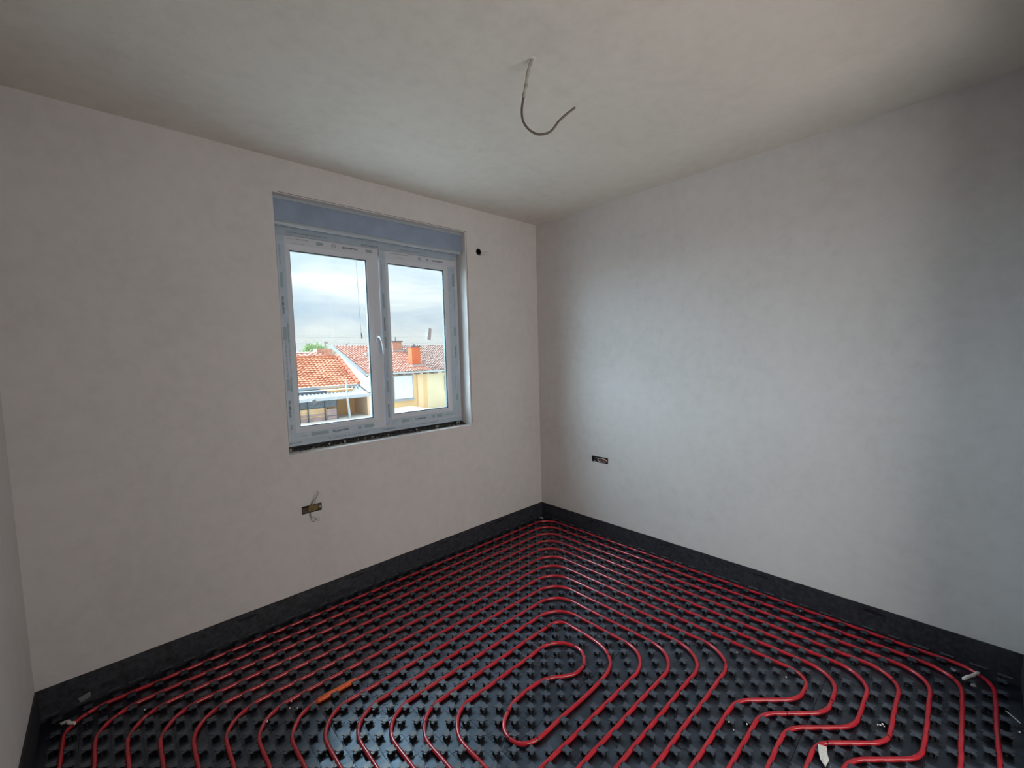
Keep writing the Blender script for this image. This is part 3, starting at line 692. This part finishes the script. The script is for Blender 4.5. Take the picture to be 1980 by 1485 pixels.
M['fascia'] = mat('grey_fascia', (.07, .074, .085), .6)
M['gutter'] = mat('pale_gutter', (.42, .44, .43), .6)
M['soffit'] = mat('brown_soffit', (.25, .22, .22), .8)
M['paving'] = mat('pale_concrete_yard', (.66, .64, .61), .9, noise=(2, .08))
M['brick_o'] = mat('orange_brick', (.60, .14, .05), .85, noise=(6, .1))
M['brick_p'] = mat('pink_brick', (.55, .28, .2), .85, noise=(6, .15))
M['corr'] = mat('grey_corrugated', (.085, .087, .098), .5)
M['leaf'] = mat('leaf_green', (.20, .29, .11), .8, noise=(3, .3))
struct(MB().box((-60, .9, GZ-.2), (90, 120, GZ)), 'ground_yard', M['paving'])

def roof(x0, x1, y0, z0, y1, z1, tw, tl, name, m, parent):
    """tiled slope rising from eave (y0,z0) to ridge (y1,z1): waved, stepped courses"""
    sl = math.hypot(y1-y0, z1-z0); rows = max(2, int(sl/tl)); cols = max(2, int((x1-x0)/tw)); k = 4
    ny, nz = -(z1-z0)/sl, (y1-y0)/sl
    vs = []; fs = []; w_ = cols*k+1
    jit = [[R_.uniform(-.012, .012) for _ in range(cols+1)] for _ in range(rows+1)]
    for r in range(rows):
        for e in (0, 1):
            for c in range(w_):
                x = x0+(x1-x0)*c/(w_-1); t = (r+e)/rows; y = y0+(y1-y0)*t; z = z0+(z1-z0)*t
                h = .022*math.sin(2*math.pi*c/k)+(.045 if e == 0 else 0)+jit[r][c//k]
                vs.append((x, y+ny*h, z+nz*h))
    for r in range(rows):
        for c in range(w_-1):
            a = (2*r)*w_+c; fs.append((a, a+1, a+w_+1, a+w_))
            if r: fs.append((a, a+1, a-w_+1, a-w_))
    o = MB().add(vs, fs).build(name, m, parent); return o

# --- yellow house
hs = empty('house', (12, 24.1, GZ), label='yellow rendered house with pale red roof, orange chimney and closed white shutter', cat='house')
def ho(o): return child_off(o, hs)
XS1 = 13.84
wl_ = MB().box((9.6, 24.1, GZ), (XS1, 33.2, .40)); 
wl_.add([(9.6, 24.1, .40), (9.6, 33.2, .40), (9.6, 28.7, 2.25), (9.85, 24.1, .40), (9.85, 33.2, .40), (9.85, 28.7, 2.25)], [(0,1,2),(5,4,3),(0,2,5,3),(1,4,5,2),(0,3,4,1)])
ho(wl_.build('wall', M['yellow'], hs))
ho(roof(9.0, XS1, 23.4, .50, 28.9, 2.42, .22, .24, 'tiled_roof', M['tile_p'], hs))
ho(roof(9.0, XS1, 34.3, .50, 28.9, 2.42, .22, .24, 'tiled_roof', M['tile_p'], hs))
fa = MB()
for ya, yb in ((23.35, 28.9), (34.35, 28.9)):
    fa.add([(8.95, ya, .52), (8.95, yb, 2.52), (8.95, yb, 2.25), (8.95, ya, .27), (9.03, ya, .52), (9.03, yb, 2.52), (9.03, yb, 2.25), (9.03, ya, .27)], [(0,1,2,3),(7,6,5,4),(0,4,5,1),(1,5,6,2),(2,6,7,3),(3,7,4,0)])
ho(fa.build('bargeboard', M['fascia'], hs))
sf = MB()
for ya, yb in ((23.45, 28.9), (34.25, 28.9)):
    sf.add([(9.03, ya, .40), (9.03, yb, 2.30), (9.85, yb, 2.30), (9.85, ya, .40), (9.03, ya, .36), (9.03, yb, 2.26), (9.85, yb, 2.26), (9.85, ya, .36)], [(0,1,2,3),(7,6,5,4),(0,4,5,1),(1,5,6,2),(2,6,7,3),(3,7,4,0)])
ho(sf.build('soffit', M['soffit'], hs))
ho(MB().box((8.95, 23.28, .38), (XS1, 23.42, .50)).build('gutter', M['gutter'], hs))
for k in range(8): ho(MB().box((9.7+k*.62, 23.45, .26), (9.82+k*.62, 24.1, .38)).build('rafter_end', M['soffit'], hs))
ho(MB().box((13.0, 23.98, GZ), (13.42, 24.1, .36)).build('pilaster', mat('pale_yellow', (.9, .68, .42), .9), hs))
wf = ho(MB().box((11.10, 24.02, -1.46), (12.66, 24.1, .26)).build('window_frame', M['white_paint'], hs))
sh_ = MB()
for k in range(19): sh_.box((11.2, 23.985+.006*(k % 2), -1.36+k*.082), (12.57, 24.03, -1.285+k*.082))
sh_.build('shutter', mat('white_shutter', (.86, .89, .93), .6), wf)
MB().box((11.02, 23.94, -1.53), (12.74, 24.1, -1.46)).build('sill', M['white_paint'], wf)
ho(MB().box((10.5, 26.6, 1.52), (11.05, 27.25, 1.83)).build('roof_light', M['white_paint'], hs))
def chimney(x0, x1, y0, y1, z0, z1, m, parent, off, pipes):
    c = MB()
    rows = max(3, int((z1-z0)/.11))
    for k in range(rows): e = .012*(k % 2); c.box((x0+e, y0+e, z0+(z1-z0)*k/rows), (x1-e, y1-e, z0+(z1-z0)*(k+1)/rows))
    st = off(c.build('chimney', m, parent))
    MB().box((x0-.06, y0-.06, z1), (x1+.06, y1+.06, z1+.07)).build('chimney_cap', M['fascia'], st)
    MB().box((x0-.1, y0-.16, z0), (x1+.1, y0+.05, z0+.12)).build('flashing', M['white_paint'], st)
    for (x, h, r) in pipes: MB().tube([(x, (y0+y1)/2, z1+.05), (x, (y0+y1)/2, z1+.05+h)], r, 8).build('flue', M['soffit'], st)
    return st
chimney(13.05, 13.83, 27.5, 28.1, 1.90, 2.66, M['brick_p'], hs, ho, [(13.45, .34, .05)])
chimney(12.88, 13.58, 24.42, 25.0, .80, 2.17, M['brick_o'], hs, ho, [(13.16, .30, .04), (13.24, .17, .085)])
# aerial on the ridge
ho(MB().tube([(10.1, 28.9, 2.45), (10.12, 28.9, 2.62)], .03, 5).tube([(10.0, 28.9, 2.5), (10.3, 28.9, 2.66)], .03, 5).build('aerial', M['soffit'], hs))

h2 = empty('house', (17, 24.1, GZ), label='cream house with weathered brown tiled roof at the right of the window view', cat='house')
def h2o(o): return child_off(o, h2)
h2o(MB().box((XS1, 24.1, GZ), (24, 33.2, .40)).build('wall', M['cream'], h2))
h2o(roof(XS1, 24.6, 23.4, .50, 28.9, 2.42, .22, .22, 'tiled_roof', M['tile_b'], h2))
h2o(roof(XS1, 24.6, 34.3, .50, 28.9, 2.42, .22, .22, 'tiled_roof', M['tile_b'], h2))
h2o(MB().box((XS1, 23.28, .38), (24.6, 23.42, .50)).build('gutter', M['gutter'], h2))
for k in range(10): h2o(MB().box((XS1+.4+k*.9, 23.45, .26), (XS1+.56+k*.9, 24.1, .38)).build('rafter_end', M['soffit'], h2))
wf2 = h2o(MB().box((15.32, 24.0, -1.1), (16.6, 24.1, .02)).build('window_frame', M['white_paint'], h2))
MB().box((15.42, 23.97, -1.0), (16.5, 24.01, -.08)).build('shutter', M['corr'], wf2)
h2o(MB().box((15.4, 26.9, 1.62), (15.95, 27.3, 1.76)).build('roof_light', M['white_paint'], h2))

# --- low house with orange roof, corrugated canopy and porch
lh = empty('house', (2, 17.2, GZ), label='low house with bright orange tiled roof and grey corrugated canopy', cat='house')
def lo(o): return child_off(o, lh)
lo(roof(-6, 6.24, 18.35, .20, 20.95, 1.64, .20, .19, 'tiled_roof', M['tile_o'], lh))
lo(MB().box((-6, 20.9, 1.60), (6.24, 21.1, 1.72)).build('ridge_tiles', M['tile_o'], lh))
rk = MB()
for k in range(9):
    t0, t1 = k/9, (k+1.15)/9
    a = Vector((6.22, 18.3+2.65*t0, .27+1.45*t0)); b = Vector((6.22, 18.3+2.65*t1, .27+1.45*t1))
    rk.tube([a, b], [.12, .09], 7)
lo(rk.build('verge_tiles', mat('red_verge_tile', (.62, .13, .07), .8, noise=(4, .3)), lh))
lo(MB().box((-6, 18.6, GZ), (5.9, 21.6, .22)).build('wall', M['yellow'], lh))
lo(MB().box((-6, 18.2, .12), (6.24, 18.36, .24)).build('gutter', M['white_paint'], lh))
co = MB(); vs = []; fs = []; nx = 240
for e, (y, z) in enumerate(((18.3, .10), (15.8, -.12))):
    for c in range(nx+1): vs.append(((-4+10.2*c/nx if e == 0 else -4+9.66*c/nx), y, z+.016*(1 if (c//2) % 2 else -1)))
for c in range(nx): fs.append((c, c+1, nx+2+c, nx+1+c))
lo(co.add(vs, fs).build('corrugated_canopy', M['corr'], lh))
lo(MB().box((-4, 15.74, -.20), (5.66, 15.80, -.06)).build('canopy_fascia', M['white_paint'], lh))
lo(MB().add([(5.66, 15.8, -.12), (6.26, 18.3, .12), (6.26, 18.3, .22), (5.66, 15.8, -.02), (5.60, 15.8, -.12), (6.20, 18.3, .12), (6.20, 18.3, .22), (5.60, 15.8, -.02)], [(0,1,2,3),(7,6,5,4),(0,4,5,1),(1,5,6,2),(2,6,7,3),(3,7,4,0)]).build('canopy_end', M['fascia'], lh))
# porch under the canopy
lo(MB().box((4.22, 17.2, -1.06), (5.5, 18.6, .1)).build('porch_wall', mat('orange_render', (.85, .48, .20), .9), lh))
lo(MB().box((5.5, 15.85, -1.06), (5.62, 17.2, .0)).build('porch_wall', mat('buff_render', (.72, .50, .33), .9), lh))
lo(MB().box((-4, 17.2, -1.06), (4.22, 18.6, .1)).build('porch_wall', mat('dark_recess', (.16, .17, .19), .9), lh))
tr_ = MB().box((-4, 11.5, GZ), (8.5, 17.2, -1.06)); lo(tr_.build('terrace', M['paving'], lh))
# slatted screen standing under the canopy edge
sc = empty('porch_screen', (3.4, 15.95, -1.06), label='low slatted wooden screen with pink and tan boards under the canopy', cat='screen')
def sco(o): return child_off(o, sc)
tan = mat('tan_board', (.62, .42, .24), .85, noise=(4, .15)); pink = mat('pinkish_board', (.42, .30, .29), .85, noise=(4, .15)); dk = mat('grey_mesh', (.17, .19, .21), .9, noise=(25, .4))
sco(MB().box((-2, 16.02, -.52), (4.18, 16.05, -.20)).build('mesh_panel', dk, sc))
zz = -1.06
for k, (z0_, z1_, mt_) in enumerate([(-1.05, -.955, pink), (-.95, -.90, pink), (-.895, -.845, tan), (-.84, -.765, pink), (-.76, -.665, tan), (-.66, -.53, tan)]):
    sco(MB().box((-2, 15.96, z0_), (3.72, 16.0, z1_)).build('board', mt_, sc))
for k, (z0_, z1_, mt_) in enumerate([(-1.05, -.92, pink), (-.915, -.88, dk), (-.875, -.70, pink), (-.69, -.60, pink)]):
    sco(MB().box((3.735, 15.96, z0_), (4.18, 16.0, z1_)).build('board', mt_, sc))
for x in (2.62, 2.95, 3.64, 4.16): sco(MB().box((x, 15.90, -1.06), (x+.035, 15.95, -.18)).build('post', M['fascia'], sc))
pl_ = empty('white_pole', (4.57, 15.6, -1.06), label='leaning white pole in front of the grey canopy outside', cat='pole')
child_off(MB().tube([(4.57, 15.6, -1.06), (4.50, 15.6, -.06), (4.48, 15.6, .64)], [.055, .045, .02], 8).build('pole_shaft', M['white_paint'], pl_), pl_)
child_off(MB().tube([(4.61, 15.62, .04), (4.80, 15.62, .12), (4.93, 15.62, .24), (5.0, 15.62, .37)], .018, 6).build('brace', M['white_paint'], pl_), pl_)

# roofs and trees farther back
fr2 = empty('house', (3, 25, GZ), label='faded red roof with small brick gable behind the low orange-roofed house', cat='house')
def f2(o): return child_off(o, fr2)
f2(roof(-6, 6.75, 22.6, 1.35, 24.6, 1.97, .3, .3, 'tiled_roof', M['tile_p'], fr2))
f2(MB().box((-6, 23, GZ), (7.2, 24.6, 1.4)).build('wall', M['yellow'], fr2))
f2(MB().box((6.35, 24.3, 1.4), (7.25, 25.0, 2.14)).build('brick_gable', M['brick_p'], fr2))
def tree(x, y, z, h, w_, lab):
    t = empty('tree', (x, y, GZ), label=lab, cat='tree')
    mb = MB(); mb.tube([(0, 0, 0), (.1, 0, h*.55), (0, .1, h*.8)], [.22, .15, .06], 7); mb.build('trunk', M['soffit'], t, smooth=True)
    lf = MB()
    for k in range(2600):
        while True:
            a = Vector((R_.uniform(-1, 1), R_.uniform(-1, 1), R_.uniform(-1, 1)))
            if .35 < a.length < 1+.12*math.sin(7*a.x)*math.cos(5*a.z): break
        c = Vector((a.x*w_, a.y*w_, h*.68+a.z*h*.32)); s = R_.uniform(.08, .2)
        n1 = Vector((R_.uniform(-1, 1), R_.uniform(-1, 1), R_.uniform(-1, 1))).normalized(); n2 = n1.orthogonal().normalized()
        lf.add([c, c+n1*s+n2*s*.4, c+n1*s*2, c+n1*s-n2*s*.4], [(0, 1, 2, 3)])
    o = lf.build('foliage', M['leaf'], t); o['kind'] = 'stuff'; return t
tree(13.2, 45, GZ, 5.5, 1.5, 'pale green tree seen above the roofs on the left')
up_ = empty('utility_pole', (11.8, 38, GZ), label='grey utility pole with crossarm behind the roofs', cat='pole')
up_.location = (11.8, 38, GZ)
child_off(MB().tube([(11.8, 38, GZ), (11.82, 38, 3.1)], .06, 6).build('pole_shaft', M['soffit'], up_), up_)
child_off(MB().box((11.7, 37.9, 2.9), (12.05, 38.0, 3.05)).build('crossarm', M['soffit'], up_), up_)
for k, (z_, lb) in enumerate([(3.70, 'topmost overhead wire crossing the sky outside'), (3.57, 'second overhead wire from the top outside'), (3.0, 'lower overhead wire crossing the sky just above the roofs')]):
    pts_ = [(-5+45*i/16, 38, z_-.10*math.sin(math.pi*((i/4) % 1))-.004*i) for i in range(17)]
    tag(MB().tube(pts_, .014, 4).build('overhead_wire', M['wire_grey']), lb, 'wire')
